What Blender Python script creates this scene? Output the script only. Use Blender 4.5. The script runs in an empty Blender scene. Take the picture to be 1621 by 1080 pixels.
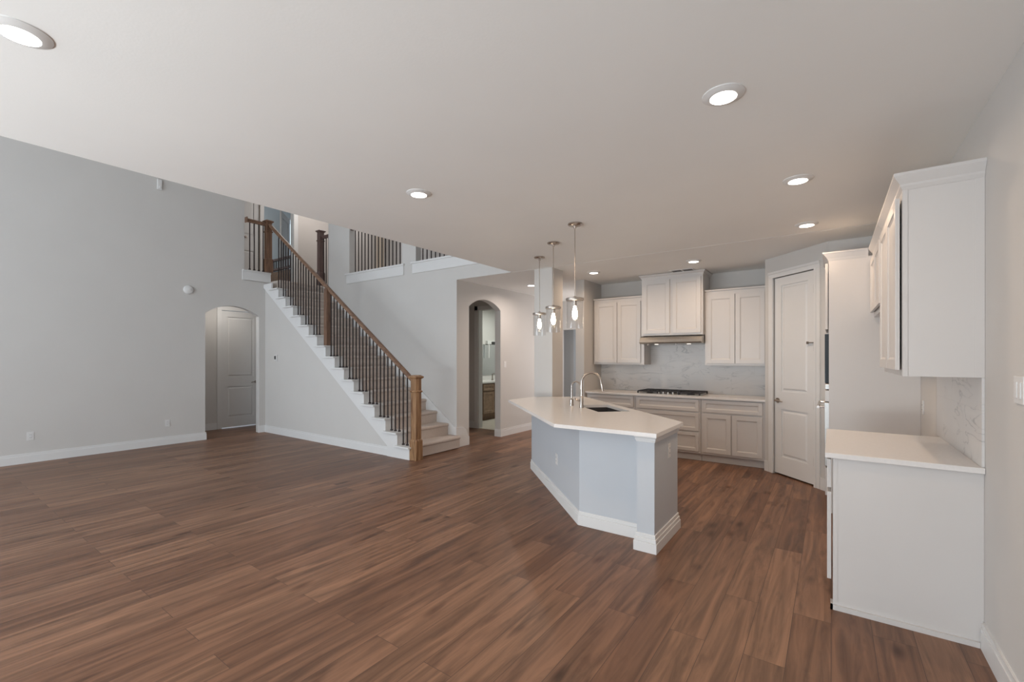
import bpy, bmesh, math, random
from mathutils import Vector, Matrix
random.seed(7)
sc = bpy.context.scene
COL = sc.collection
R = math.radians
PI = math.pi

# ------------------------------------------------------------------ camera
cam = bpy.data.cameras.new('camera')
cam_o = bpy.data.objects.new('camera', cam); COL.objects.link(cam_o)
cam_o.location = (0, 0, 1.47)
cam_o.rotation_euler = (R(90), 0, R(35.4))
cam.sensor_width = 36.0
cam.lens = 36.0*711.0/1621.0
cam.shift_y = 25.7/1621.0
cam.clip_start = .05
sc.camera = cam_o

# ------------------------------------------------------------------ world, view, daylight, added fill lamps
w = bpy.data.worlds.new('World'); sc.world = w; w.use_nodes = True
bg = w.node_tree.nodes['Background']
bg.inputs[0].default_value = (.72, .86, 1.0, 1); bg.inputs[1].default_value = 2.0
sc.view_settings.view_transform = 'Standard'
sc.view_settings.look = 'None'
sc.view_settings.gamma = 1
sc.view_settings.use_curve_mapping = False
sc.view_settings.exposure = 0.0

def area(name, loc, rot, sx, sy, power, col, spread=180):
    l = bpy.data.lights.new(name, 'AREA'); l.shape = 'RECTANGLE'; l.size = sx; l.size_y = sy
    l.energy = power; l.color = col; l.spread = R(spread)
    o = bpy.data.objects.new(name, l); COL.objects.link(o); o.location = loc; o.rotation_euler = rot
    return o
COOL = (.80, .90, 1.0)
WARM = (1.0, .74, .52)
# daylight coming in through the windows of the rear wall (behind the camera)
area('daylight_great_room_low', (-6.4, -3.35, 1.45), (R(90), 0, 0), 4.4, 1.9, 106, (.86, .93, 1.0))
area('daylight_great_room_high', (-6.4, -3.35, 4.1), (R(90), 0, 0), 4.4, 1.7, 34, (.84, .92, 1.0))
area('daylight_patio_door', (-1.7, -3.35, 1.12), (R(90), 0, 0), 3.2, 2.1, 8, (.40, .68, 1.0))
# added up-facing fill inside the rear windows, brightens ceilings like light off the ground
area('bounce_fill_patio', (-2.4, -3.3, .5), (R(154), 0, 0), 2.4, .9, 245, (.93, .985, 1))
area('bounce_fill_great_room', (-6.4, -3.3, .8), (R(138), 0, R(-30)), 4.4, .6, 42, (.92, .97, 1))
area('hall_fill', (-3.5, 8.4, 1.5), (R(90), 0, R(90)), 1.2, 1.8, 20, (1, .93, .9))  # added fill that brightens the hall, hidden in front of a solid wall
# added fill lamps upstairs, placed out of view
area('upper_hall_fill', (-6.6, 7.0, 5.3), (0, 0, 0), 2.5, .8, 42, (1, .95, .9))
area('upper_landing_fill', (-9.7, 5.9, 5.4), (0, 0, 0), .8, 1.2, 17, (1, .95, .9))
area('upper_room_fill', (-10.75, 4.3, 4.3), (R(90), 0, R(90)), 1.3, 1.8, 16, (.88, .95, 1))  # added fill hidden behind the door wall, no window there

# ------------------------------------------------------------------ materials
def mat(name, col, rough=.5, metal=0, spec=.5, noise=0.0, nscale=8, bump=0.0, bscale=200):
    m = bpy.data.materials.new(name); m.use_nodes = True
    nt = m.node_tree; b = nt.nodes['Principled BSDF']
    b.inputs['Base Color'].default_value = (*col, 1)
    b.inputs['Roughness'].default_value = rough
    b.inputs['Metallic'].default_value = metal
    b.inputs['Specular IOR Level'].default_value = spec
    tc = nt.nodes.new('ShaderNodeTexCoord')
    if noise:
        n = nt.nodes.new('ShaderNodeTexNoise'); n.inputs['Scale'].default_value = nscale
        n.inputs['Detail'].default_value = 3
        nt.links.new(tc.outputs['Object'], n.inputs['Vector'])
        rp = nt.nodes.new('ShaderNodeValToRGB')
        lo = [max(0, c*(1-noise)) for c in col]; hi = [min(1, c*(1+noise)) for c in col]
        rp.color_ramp.elements[0].position = .3; rp.color_ramp.elements[0].color = (*lo, 1)
        rp.color_ramp.elements[1].position = .7; rp.color_ramp.elements[1].color = (*hi, 1)
        nt.links.new(n.outputs['Fac'], rp.inputs[0]); nt.links.new(rp.outputs[0], b.inputs['Base Color'])
    if bump:
        n2 = nt.nodes.new('ShaderNodeTexNoise'); n2.inputs['Scale'].default_value = bscale
        nt.links.new(tc.outputs['Object'], n2.inputs['Vector'])
        bp = nt.nodes.new('ShaderNodeBump'); bp.inputs['Strength'].default_value = bump
        bp.inputs['Distance'].default_value = .003
        nt.links.new(n2.outputs['Fac'], bp.inputs['Height']); nt.links.new(bp.outputs[0], b.inputs['Normal'])
    return m

def emis(name, col, strength):
    m = bpy.data.materials.new(name); m.use_nodes = True
    b = m.node_tree.nodes['Principled BSDF']
    b.inputs['Base Color'].default_value = (*col, 1)
    b.inputs['Emission Color'].default_value = (*col, 1)
    b.inputs['Emission Strength'].default_value = strength
    return m

M = {}
M['paint'] = mat('wall_paint', (.60, .58, .56), .85, spec=.25, noise=.012, nscale=2, bump=.08, bscale=120)
M['ceil'] = mat('ceiling_paint', (.84, .83, .81), .9, spec=.2, noise=.012, nscale=1.5, bump=.1, bscale=90)
M['trim'] = mat('trim_paint', (.72, .715, .71), .4, noise=.006)
M['cab'] = mat('cabinet_paint', (.63, .60, .58), .35, noise=.008, nscale=3)
M['island'] = mat('island_paint', (.52, .545, .58), .5, noise=.008, nscale=3)
M['quartz'] = mat('quartz', (.74, .71, .69), .22, noise=.02, nscale=60)
M['steel'] = mat('brushed_steel', (.55, .53, .50), .3, 1, noise=.05, nscale=90)
M['nickel'] = mat('brushed_nickel', (.52, .47, .43), .26, 1, noise=.05, nscale=60)
M['sinkm'] = mat('sink_dark', (.055, .052, .055), .5, .0, spec=.3, noise=.1, nscale=60)
M['iron'] = mat('bronze_iron', (.035, .026, .026), .5, .3, noise=.1, nscale=40)
M['black'] = mat('black_enamel', (.02, .02, .022), .35, noise=.1, nscale=40)
M['grate'] = mat('cast_iron', (.025, .024, .026), .6, noise=.15, nscale=80)
M['glassb'] = mat('black_glass', (.03, .035, .04), .06, noise=.05)
M['plast'] = mat('white_plastic', (.70, .69, .68), .4, noise=.005)
M['dark'] = mat('dark_slot', (.05, .05, .05), .6, noise=.05)
M['hinge'] = mat('satin_hinge', (.33, .29, .26), .4, 1, noise=.05)
M['vanwood'] = mat('vanity_wood', (.30, .20, .135), .45, noise=.18, nscale=14)
M['vandark'] = mat('vanity_wood_dark', (.16, .09, .05), .45, noise=.2, nscale=14)
M['cream'] = mat('bath_tile', (.70, .64, .56), .35, noise=.04, nscale=5)
M['mirror'] = mat('mirror', (.75, .78, .80), .05, 1, noise=.005)
M['upcarpet'] = mat('upstairs_carpet', (.50, .43, .38), .95, spec=.05, noise=.12, nscale=90, bump=.6, bscale=400)
M['bluepaint'] = mat('blue_grey_paint', (.60, .65, .68), .85, spec=.2, noise=.012, nscale=2)
M['peach'] = mat('peach_paint', (.72, .63, .53), .85, spec=.2, noise=.012, nscale=2)
M['taupe'] = mat('taupe_paint', (.58, .545, .52), .85, spec=.2, noise=.012, nscale=2)
M['bulb'] = emis('lit_bulb', (1, .84, .62), 40)
M['lens'] = emis('lit_lens', (1, .93, .84), 9)
M['hoodlamp'] = emis('hood_lamp', (1, .9, .8), 1.2)

def carpet():
    m = mat('stair_carpet', (.47, .40, .355), .97, spec=.03)
    nt = m.node_tree; b = nt.nodes['Principled BSDF']
    tc = nt.nodes.new('ShaderNodeTexCoord')
    n = nt.nodes.new('ShaderNodeTexNoise'); n.inputs['Scale'].default_value = 160; n.inputs['Detail'].default_value = 4
    n.inputs['Roughness'].default_value = .8
    nt.links.new(tc.outputs['Object'], n.inputs['Vector'])
    r = nt.nodes.new('ShaderNodeValToRGB')
    r.color_ramp.elements[0].position = .3; r.color_ramp.elements[0].color = (.46, .39, .345, 1)
    r.color_ramp.elements[1].position = .7; r.color_ramp.elements[1].color = (.72, .63, .57, 1)
    nt.links.new(n.outputs['Fac'], r.inputs[0]); nt.links.new(r.outputs[0], b.inputs['Base Color'])
    bp = nt.nodes.new('ShaderNodeBump'); bp.inputs['Strength'].default_value = .8; bp.inputs['Distance'].default_value = .006
    nt.links.new(n.outputs['Fac'], bp.inputs['Height']); nt.links.new(bp.outputs[0], b.inputs['Normal'])
    return m
M['carpet'] = carpet()

def oak(name, axis, c0, c1):
    m = mat(name, c0, .42)
    nt = m.node_tree; b = nt.nodes['Principled BSDF']
    tc = nt.nodes.new('ShaderNodeTexCoord'); mp = nt.nodes.new('ShaderNodeMapping')
    s = [16, 16, 16]; s[axis] = 1.2
    mp.inputs['Scale'].default_value = s
    nt.links.new(tc.outputs['Object'], mp.inputs['Vector'])
    n = nt.nodes.new('ShaderNodeTexNoise'); n.inputs['Scale'].default_value = 2.2; n.inputs['Detail'].default_value = 6
    n.inputs['Distortion'].default_value = 1.2
    nt.links.new(mp.outputs[0], n.inputs['Vector'])
    r = nt.nodes.new('ShaderNodeValToRGB')
    r.color_ramp.elements[0].position = .35; r.color_ramp.elements[0].color = (*c0, 1)
    r.color_ramp.elements[1].position = .65; r.color_ramp.elements[1].color = (*c1, 1)
    nt.links.new(n.outputs['Fac'], r.inputs[0]); nt.links.new(r.outputs[0], b.inputs['Base Color'])
    return m
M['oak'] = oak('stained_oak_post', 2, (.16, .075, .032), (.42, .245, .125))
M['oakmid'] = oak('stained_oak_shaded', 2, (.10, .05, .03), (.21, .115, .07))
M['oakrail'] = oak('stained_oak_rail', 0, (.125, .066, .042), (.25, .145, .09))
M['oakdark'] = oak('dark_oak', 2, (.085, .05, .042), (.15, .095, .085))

def floor_mat():
    m = mat('plank_floor', (.12, .065, .04), .38, spec=.32)
    nt = m.node_tree; b = nt.nodes['Principled BSDF']; L = nt.links.new
    tc = nt.nodes.new('ShaderNodeTexCoord')
    sep = nt.nodes.new('ShaderNodeSeparateXYZ'); L(tc.outputs['Object'], sep.inputs[0])
    cmb = nt.nodes.new('ShaderNodeCombineXYZ'); L(sep.outputs['Y'], cmb.inputs['X']); L(sep.outputs['X'], cmb.inputs['Y'])
    br = nt.nodes.new('ShaderNodeTexBrick')
    br.offset = .37; br.offset_frequency = 2; br.squash = 1
    br.inputs['Scale'].default_value = 1; br.inputs['Brick Width'].default_value = 1.52
    br.inputs['Row Height'].default_value = .178; br.inputs['Mortar Size'].default_value = .0016
    br.inputs['Mortar Smooth'].default_value = .4; br.inputs['Bias'].default_value = 0
    br.inputs['Color1'].default_value = (0, 0, 0, 1); br.inputs['Color2'].default_value = (1, 1, 1, 1)
    br.inputs['Mortar'].default_value = (.5, .5, .5, 1)
    L(cmb.outputs[0], br.inputs['Vector'])
    base = nt.nodes.new('ShaderNodeValToRGB'); e = base.color_ramp.elements
    e[0].position = 0; e[0].color = (.164, .085, .052, 1)
    e[1].position = 1; e[1].color = (.242, .134, .083, 1)
    x = e.new(.5); x.color = (.198, .107, .067, 1)
    L(br.outputs['Color'], base.inputs[0])
    # per-plank offset so the grain differs from board to board
    off = nt.nodes.new('ShaderNodeVectorMath'); off.operation = 'MULTIPLY_ADD'
    off.inputs[1].default_value = (37, 11, 5); L(br.outputs['Color'], off.inputs[0])
    L(cmb.outputs[0], off.inputs[2])
    mp = nt.nodes.new('ShaderNodeMapping'); mp.inputs['Scale'].default_value = (.75, 10, 1); L(off.outputs[0], mp.inputs['Vector'])
    n1 = nt.nodes.new('ShaderNodeTexNoise'); n1.inputs['Scale'].default_value = 1.6; n1.inputs['Detail'].default_value = 7
    n1.inputs['Roughness'].default_value = .62; n1.inputs['Distortion'].default_value = .9
    L(mp.outputs[0], n1.inputs['Vector'])
    r1 = nt.nodes.new('ShaderNodeValToRGB')
    r1.color_ramp.elements[0].position = .32; r1.color_ramp.elements[0].color = (.52, .50, .49, 1)
    r1.color_ramp.elements[1].position = .68; r1.color_ramp.elements[1].color = (1.42, 1.40, 1.38, 1)
    L(n1.outputs['Fac'], r1.inputs[0])
    mul = nt.nodes.new('ShaderNodeMixRGB'); mul.blend_type = 'MULTIPLY'; mul.inputs[0].default_value = 1
    L(base.outputs[0], mul.inputs[1]); L(r1.outputs[0], mul.inputs[2])
    # knots: small dark smudges
    mp2 = nt.nodes.new('ShaderNodeMapping'); mp2.inputs['Scale'].default_value = (1.3, 4.5, 1); L(off.outputs[0], mp2.inputs['Vector'])
    n2 = nt.nodes.new('ShaderNodeTexNoise'); n2.inputs['Scale'].default_value = 1.9; n2.inputs['Detail'].default_value = 4
    L(mp2.outputs[0], n2.inputs['Vector'])
    r2 = nt.nodes.new('ShaderNodeValToRGB')
    r2.color_ramp.elements[0].position = .24; r2.color_ramp.elements[0].color = (.5, .46, .45, 1)
    r2.color_ramp.elements[1].position = .40; r2.color_ramp.elements[1].color = (1, 1, 1, 1)
    L(n2.outputs['Fac'], r2.inputs[0])
    mul2 = nt.nodes.new('ShaderNodeMixRGB'); mul2.blend_type = 'MULTIPLY'; mul2.inputs[0].default_value = 1
    L(mul.outputs[0], mul2.inputs[1]); L(r2.outputs[0], mul2.inputs[2])
    vo = nt.nodes.new('ShaderNodeTexVoronoi'); vo.inputs['Scale'].default_value = 1; vo.inputs['Randomness'].default_value = 1
    mp3 = nt.nodes.new('ShaderNodeMapping'); mp3.inputs['Scale'].default_value = (1.5, 4.2, 1); L(off.outputs[0], mp3.inputs['Vector'])
    dn = nt.nodes.new('ShaderNodeMixRGB'); dn.inputs[0].default_value = .10; L(mp3.outputs[0], dn.inputs[1]); L(n1.outputs['Color'], dn.inputs[2])
    L(dn.outputs[0], vo.inputs['Vector'])
    r3 = nt.nodes.new('ShaderNodeValToRGB')
    r3.color_ramp.elements[0].position = .03; r3.color_ramp.elements[0].color = (.42, .36, .33, 1)
    r3.color_ramp.elements[1].position = .15; r3.color_ramp.elements[1].color = (1, 1, 1, 1)
    L(vo.outputs['Distance'], r3.inputs[0])
    mul3 = nt.nodes.new('ShaderNodeMixRGB'); mul3.blend_type = 'MULTIPLY'; mul3.inputs[0].default_value = 1
    L(mul2.outputs[0], mul3.inputs[1]); L(r3.outputs[0], mul3.inputs[2]); mul2 = mul3
    seam = nt.nodes.new('ShaderNodeMixRGB'); seam.inputs[2].default_value = (.075, .042, .030, 1)
    L(br.outputs['Fac'], seam.inputs[0]); L(mul2.outputs[0], seam.inputs[1])
    L(seam.outputs[0], b.inputs['Base Color'])
    rr = nt.nodes.new('ShaderNodeMapRange'); rr.inputs['To Min'].default_value = .33; rr.inputs['To Max'].default_value = .5
    L(n1.outputs['Fac'], rr.inputs['Value']); L(rr.outputs[0], b.inputs['Roughness'])
    bp = nt.nodes.new('ShaderNodeBump'); bp.inputs['Strength'].default_value = .15; bp.inputs['Distance'].default_value = .002
    L(n1.outputs['Fac'], bp.inputs['Height']); L(bp.outputs[0], b.inputs['Normal'])
    return m
M['floor'] = floor_mat()

def marble(name, ux, uy):
    m = mat(name, (.7, .68, .66), .34, spec=.35)
    nt = m.node_tree; b = nt.nodes['Principled BSDF']; L = nt.links.new
    tc = nt.nodes.new('ShaderNodeTexCoord')
    sep = nt.nodes.new('ShaderNodeSeparateXYZ'); L(tc.outputs['Object'], sep.inputs[0])
    cmb = nt.nodes.new('ShaderNodeCombineXYZ'); L(sep.outputs[ux], cmb.inputs['X']); L(sep.outputs[uy], cmb.inputs['Y'])
    br = nt.nodes.new('ShaderNodeTexBrick'); br.offset = .5
    br.inputs['Scale'].default_value = 1; br.inputs['Brick Width'].default_value = .60; br.inputs['Row Height'].default_value = .30
    br.inputs['Mortar Size'].default_value = .0016; br.inputs['Mortar Smooth'].default_value = .3
    br.inputs['Color1'].default_value = (0, 0, 0, 1); br.inputs['Color2'].default_value = (1, 1, 1, 1)
    br.inputs['Mortar'].default_value = (.5, .5, .5, 1)
    L(cmb.outputs[0], br.inputs['Vector'])
    off = nt.nodes.new('ShaderNodeVectorMath'); off.operation = 'MULTIPLY_ADD'
    off.inputs[1].default_value = (3, 5, 2); L(br.outputs['Color'], off.inputs[0]); L(cmb.outputs[0], off.inputs[2])
    mp = nt.nodes.new('ShaderNodeMapping'); mp.inputs['Rotation'].default_value = (0, 0, R(28)); mp.inputs['Scale'].default_value = (1.6, 4.6, 1)
    L(off.outputs[0], mp.inputs['Vector'])
    n = nt.nodes.new('ShaderNodeTexNoise'); n.inputs['Scale'].default_value = 1.5; n.inputs['Detail'].default_value = 6; n.inputs['Distortion'].default_value = 1.0
    L(mp.outputs[0], n.inputs['Vector'])
    r = nt.nodes.new('ShaderNodeValToRGB'); e = r.color_ramp.elements
    e[0].position = .30; e[0].color = (.63, .615, .605, 1)
    e[1].position = .62; e[1].color = (.65, .635, .62, 1)
    a = e.new(.475); a.color = (.63, .615, .605, 1)
    a = e.new(.50); a.color = (.40, .40, .40, 1)
    a = e.new(.522); a.color = (.62, .605, .595, 1)
    L(n.outputs['Fac'], r.inputs[0])
    n3 = nt.nodes.new('ShaderNodeTexNoise'); n3.inputs['Scale'].default_value = 2.6; L(off.outputs[0], n3.inputs['Vector'])
    r3 = nt.nodes.new('ShaderNodeValToRGB'); r3.color_ramp.elements[0].position = .42; r3.color_ramp.elements[1].position = .62
    L(n3.outputs['Fac'], r3.inputs[0])
    mx0 = nt.nodes.new('ShaderNodeMixRGB'); mx0.inputs[1].default_value = (.63, .615, .605, 1)
    L(r3.outputs[0], mx0.inputs[0]); L(r.outputs[0], mx0.inputs[2])
    mx = nt.nodes.new('ShaderNodeMixRGB'); mx.inputs[2].default_value = (.57, .56, .55, 1)
    L(br.outputs['Fac'], mx.inputs[0]); L(mx0.outputs[0], mx.inputs[1])
    L(mx.outputs[0], b.inputs['Base Color'])
    return m
M['marbleX'] = marble('marble_tile_back', 'X', 'Z')
M['marbleY'] = marble('marble_tile_side', 'Y', 'Z')

def clear_glass(name, tint=(1, 1, 1)):
    m = bpy.data.materials.new(name); m.use_nodes = True; nt = m.node_tree; L = nt.links.new
    out = nt.nodes['Material Output']; nt.nodes.remove(nt.nodes['Principled BSDF'])
    tr = nt.nodes.new('ShaderNodeBsdfTransparent'); tr.inputs[0].default_value = (*tint, 1)
    gl = nt.nodes.new('ShaderNodeBsdfGlossy'); gl.inputs['Roughness'].default_value = .03
    lw = nt.nodes.new('ShaderNodeLayerWeight'); lw.inputs['Blend'].default_value = .25
    mr = nt.nodes.new('ShaderNodeMapRange'); mr.inputs['To Min'].default_value = .03; mr.inputs['To Max'].default_value = .32
    L(lw.outputs['Facing'], mr.inputs['Value'])
    mx = nt.nodes.new('ShaderNodeMixShader'); L(mr.outputs[0], mx.inputs[0]); L(tr.outputs[0], mx.inputs[1]); L(gl.outputs[0], mx.inputs[2])
    L(mx.outputs[0], out.inputs['Surface'])
    return m
M['glass'] = clear_glass('clear_glass', (.97, .97, .97))
M['pane'] = clear_glass('window_glass', (.95, .97, .98))

# ------------------------------------------------------------------ mesh helper
class MB:
    def __init__(s): s.bm = bmesh.new()
    def poly3(s, pts):
        vs = [s.bm.verts.new(p) for p in pts]
        try: s.bm.faces.new(vs)
        except ValueError: pass
        return s
    def box(s, x0, x1, y0, y1, z0, z1):
        x0, x1 = sorted((x0, x1)); y0, y1 = sorted((y0, y1)); z0, z1 = sorted((z0, z1))
        v = [s.bm.verts.new(p) for p in ((x0,y0,z0),(x1,y0,z0),(x1,y1,z0),(x0,y1,z0),(x0,y0,z1),(x1,y0,z1),(x1,y1,z1),(x0,y1,z1))]
        for f in ((0,3,2,1),(4,5,6,7),(0,1,5,4),(1,2,6,5),(2,3,7,6),(3,0,4,7)): s.bm.faces.new([v[i] for i in f])
        return s
    def hexa(s, p):      # eight corners, bottom four then top four
        v = [s.bm.verts.new(q) for q in p]
        for f in ((0,3,2,1),(4,5,6,7),(0,1,5,4),(1,2,6,5),(2,3,7,6),(3,0,4,7)): s.bm.faces.new([v[i] for i in f])
        return s
    def fbox(s, F, u0, u1, v0, v1, d0, d1):   # box in a frame F(u, v, d) -> point
        return s.hexa([F(u0,v0,d0),F(u1,v0,d0),F(u1,v0,d1),F(u0,v0,d1),F(u0,v1,d0),F(u1,v1,d0),F(u1,v1,d1),F(u0,v1,d1)])
    def ext(s, pts, d):  # extrude a planar polygon by vector d
        a = [s.bm.verts.new(p) for p in pts]; b = [s.bm.verts.new(Vector(p)+Vector(d)) for p in pts]
        s.bm.faces.new(a[::-1]); s.bm.faces.new(b); n = len(a)
        for i in range(n): s.bm.faces.new((a[i], a[(i+1)%n], b[(i+1)%n], b[i]))
        return s
    def prism(s, poly, z0, z1): return s.ext([(x, y, z0) for x, y in poly], (0, 0, z1-z0))
    def lathe(s, prof, c=(0,0,0), seg=32, axis='z', close=True):
        rings = []
        for r, z in prof:
            if r < 1e-6:
                rings.append([s.bm.verts.new(s._ax(c, 0, 0, z, axis))])
            else:
                rings.append([s.bm.verts.new(s._ax(c, r*math.cos(2*PI*i/seg), r*math.sin(2*PI*i/seg), z, axis)) for i in range(seg)])
        for a, b in zip(rings, rings[1:]):
            for i in range(seg):
                j = (i+1) % seg
                if len(a) == 1 and len(b) == 1: continue
                if len(a) == 1: s.bm.faces.new((a[0], b[j], b[i]))
                elif len(b) == 1: s.bm.faces.new((a[i], a[j], b[0]))
                else: s.bm.faces.new((a[i], a[j], b[j], b[i]))
        return s
    @staticmethod
    def _ax(c, a, b, z, axis):
        if axis == 'z': return (c[0]+a, c[1]+b, c[2]+z)
        if axis == 'y': return (c[0]+a, c[1]+z, c[2]+b)
        return (c[0]+z, c[1]+a, c[2]+b)
    def tube(s, pts, r, seg=12, cap=True):
        pts = [Vector(p) for p in pts]; rs = r if isinstance(r, (list, tuple)) else [r]*len(pts)
        rings = []; up = None
        for i, p in enumerate(pts):
            t = (pts[min(i+1, len(pts)-1)]-pts[max(i-1, 0)]).normalized()
            if up is None: up = Vector((0, 0, 1)) if abs(t.z) < .9 else Vector((1, 0, 0))
            n = (up - t*up.dot(t)).normalized(); up = n; bn = t.cross(n)
            rings.append([s.bm.verts.new(p + rs[i]*(math.cos(2*PI*k/seg)*n + math.sin(2*PI*k/seg)*bn)) for k in range(seg)])
        for a, b in zip(rings, rings[1:]):
            for k in range(seg): s.bm.faces.new((a[k], a[(k+1)%seg], b[(k+1)%seg], b[k]))
        if cap: s.bm.faces.new(rings[0][::-1]); s.bm.faces.new(rings[-1])
        return s
    def sqlathe(s, prof, c):   # square turned profile: (half width, z)
        rings = [[s.bm.verts.new((c[0]+sx*h, c[1]+sy*h, c[2]+z)) for sx, sy in ((-1,-1),(1,-1),(1,1),(-1,1))] for h, z in prof]
        s.bm.faces.new(rings[0][::-1]); s.bm.faces.new(rings[-1])
        for a, b in zip(rings, rings[1:]):
            for k in range(4): s.bm.faces.new((a[k], a[(k+1)%4], b[(k+1)%4], b[k]))
        return s
    def build(s, name, m, parent=None, local=False, smooth=False, bevel=0, kind=None, label=None, cat=None, group=None):
        bmesh.ops.recalc_face_normals(s.bm, faces=s.bm.faces)
        me = bpy.data.meshes.new(name); s.bm.to_mesh(me); s.bm.free()
        o = bpy.data.objects.new(name, me); COL.objects.link(o); me.materials.append(M[m])
        if smooth:
            me.polygons.foreach_set('use_smooth', [True]*len(me.polygons))
            me.set_sharp_from_angle(angle=R(35))
        if bevel:
            b = o.modifiers.new('bevel', 'BEVEL'); b.width = bevel; b.segments = 2; b.limit_method = 'ANGLE'; b.angle_limit = R(40)
        if parent:
            o.parent = parent
            if not local:
                t = Vector((0, 0, 0)); p = parent
                while p: t += p.location; p = p.parent
                o.location = -t
        if kind: o['kind'] = kind
        if label: o['label'] = label
        if cat: o['category'] = cat
        if group: o['group'] = group
        return o

def thing(name, label, cat, loc=(0, 0, 0), group=None, rz=0):
    o = bpy.data.objects.new(name, None); COL.objects.link(o); o.location = loc; o.rotation_euler.z = rz
    o.empty_display_size = .1
    o['label'] = label; o['category'] = cat
    if group: o['group'] = group
    return o
def struct(name, mb, m, parent=None, **k): return mb.build(name, m, parent, kind=None if parent else 'structure', **k)
def dup(root, loc, rz=None, label=None):
    r = root.copy(); COL.objects.link(r); r.location = loc
    if rz is not None: r.rotation_euler.z = rz
    if label: r['label'] = label
    for ch in list(root.children):
        c = ch.copy(); COL.objects.link(c); c.parent = r
        for g in list(ch.children):
            d = g.copy(); COL.objects.link(d); d.parent = c
    return r
def arc_top(y0, y1, zs, za, n=18):   # segmental arch points from (y0, zs) over (mid, za) to (y1, zs)
    h = (y1-y0)/2; s = za-zs; r = (h*h+s*s)/(2*s); cz = za-r; cy = (y0+y1)/2
    a0 = math.asin(h/r)
    return [(cy+r*math.sin(a), cz+r*math.cos(a)) for a in [(-a0+2*a0*i/n) for i in range(n+1)]]

H = 2.736          # low ceiling
F2 = 2.97          # upper floor
TOP = 5.6          # high ceiling
XL, XR = -9.1, .63 # left and right wall faces
YB = -3.4          # rear wall face
YS = 5.45          # wall behind the stair
XA = -4.98         # wall with the narrow arch
YK = 7.31          # kitchen back wall

# ================================================================== SETTING
struct('floor', MB().box(-13.7, 1.0, YB-.2, 11.2, -.1, 0), 'floor')
# low ceiling over kitchen and hall (slab up to the upper floor)
mb = MB().box(-3.87, .8, YB-.15, YS, H, F2).box(XA, .8, YS+.012, 11.2, H, F2)
struct('ceiling', mb, 'ceil')
struct('ceiling_high', MB().box(-13.7, 1.0, YB-.15, 11.2, TOP, TOP+.1), 'ceil')
# upper floors seen past the stair
mb = MB().box(-13.6, -9.22, 3.0, 10.9, H, F2).box(-9.22, -8.82, 4.5, 10.9, H, F2).box(-8.82, XA, YS+.12, 10.9, H, F2)
struct('floor_upper', mb, 'upcarpet')

# left wall with arched alcove and high opening
ay0, ay1 = 3.36, 4.284
arch = arc_top(ay0, ay1, 2.262, 2.425)
pts = [(YB-.15, 0), (ay0, 0)] + arch + [(ay1, 0), (4.48, 0), (4.48, 2.94), (4.015, 2.94), (4.015, TOP), (YB-.15, TOP)]
struct('wall_left', MB().ext([(XL, y, z) for y, z in pts], (-.12, 0, 0)), 'paint')
# alcove behind the arch
mb = MB().box(-10.32, -10.2, 2.6, 4.06, 0, H).box(-10.32, -10.2, 4.06, 4.80, 2.44, H).box(-10.32, -10.2, 4.80, 5.3, 0, H)
mb.box(-10.2, -9.22, 5.2, 5.3, 0, H).box(-10.2, -9.22, 2.5, 2.6, 0, H)
struct('wall_alcove', mb, 'paint')
struct('baseboard_alcove', MB().box(-10.2, -10.183, 2.6, 3.97, 0, .13), 'trim')
# stair wall: below the gallery, piers, band above
y0, y1 = YS, YS+.12
mb = MB().box(-8.60, XA-.13, y0, y1, 0, 2.95).box(XA-.13, -3.87, y0, y0+.012, H, F2)
mb.box(-8.60, -7.87, y0, y1, 2.95, TOP).box(-6.31, -5.945, y0, y1, 2.95, TOP).box(-4.38, -3.87, y0, y1, 2.97, TOP)
mb.box(-7.87, -6.31, y0, y1, 5.2, TOP).box(-5.945, -4.38, y0, y1, 5.2, TOP)
mb.box(-7.87, -6.31, y0+.005, y1, 2.95, 3.1).box(-5.945, -4.38, y0+.005, y1, 2.97, 3.1)
struct('wall_stair', mb, 'paint')
struct('wall_void', MB().box(-3.87, -3.75, YB, YS, F2, TOP), 'paint')
# gallery sills: board plus nosed cap
for n, (a, b) in enumerate(((-7.95, -6.25), (-6.02, -4.30))):
    struct('trim_%d' % (n+1), MB().box(a, b, YS-.018, YS, 2.945, 3.115).box(a-.02, b+.02, YS-.04, YS+.0, 3.115, 3.145).box(a+.08, b-.08, YS, YS+.12, 3.115, 3.145), 'trim')
# landing sill on the left wall
struct('trim_3', MB().box(XL, XL+.02, 3.975, 4.50, 2.945, 3.11).box(XL-.12, XL+.035, 3.975, 4.50, 3.11, 3.14), 'trim')
# wall under the stair and wall with the narrow arch
def tread_z(n): return .1855*n
def riser_x(n): return -4.905-.2595*(n-1)
mb = MB().ext([(XL, 4.402, 0), (-4.95, 4.402, 0), (-4.95, 4.402, .02), (-5.30, 4.402, .13), (-9.05, 4.402, 2.835), (XL, 4.402, 2.835)], (0, .08, 0))
struct('wall_under_stair', mb, 'paint')
by0, by1 = 5.755, 6.642
arch = arc_top(by0, by1, 2.33, 2.485)
pts = [(YS, 0), (by0, 0)] + arch + [(by1, 0), (9.05, 0), (9.05, H), (YS, H)]
struct('wall_arch', MB().ext([(XA, y, z) for y, z in pts], (-.13, 0, 0)), 'paint')
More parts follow.
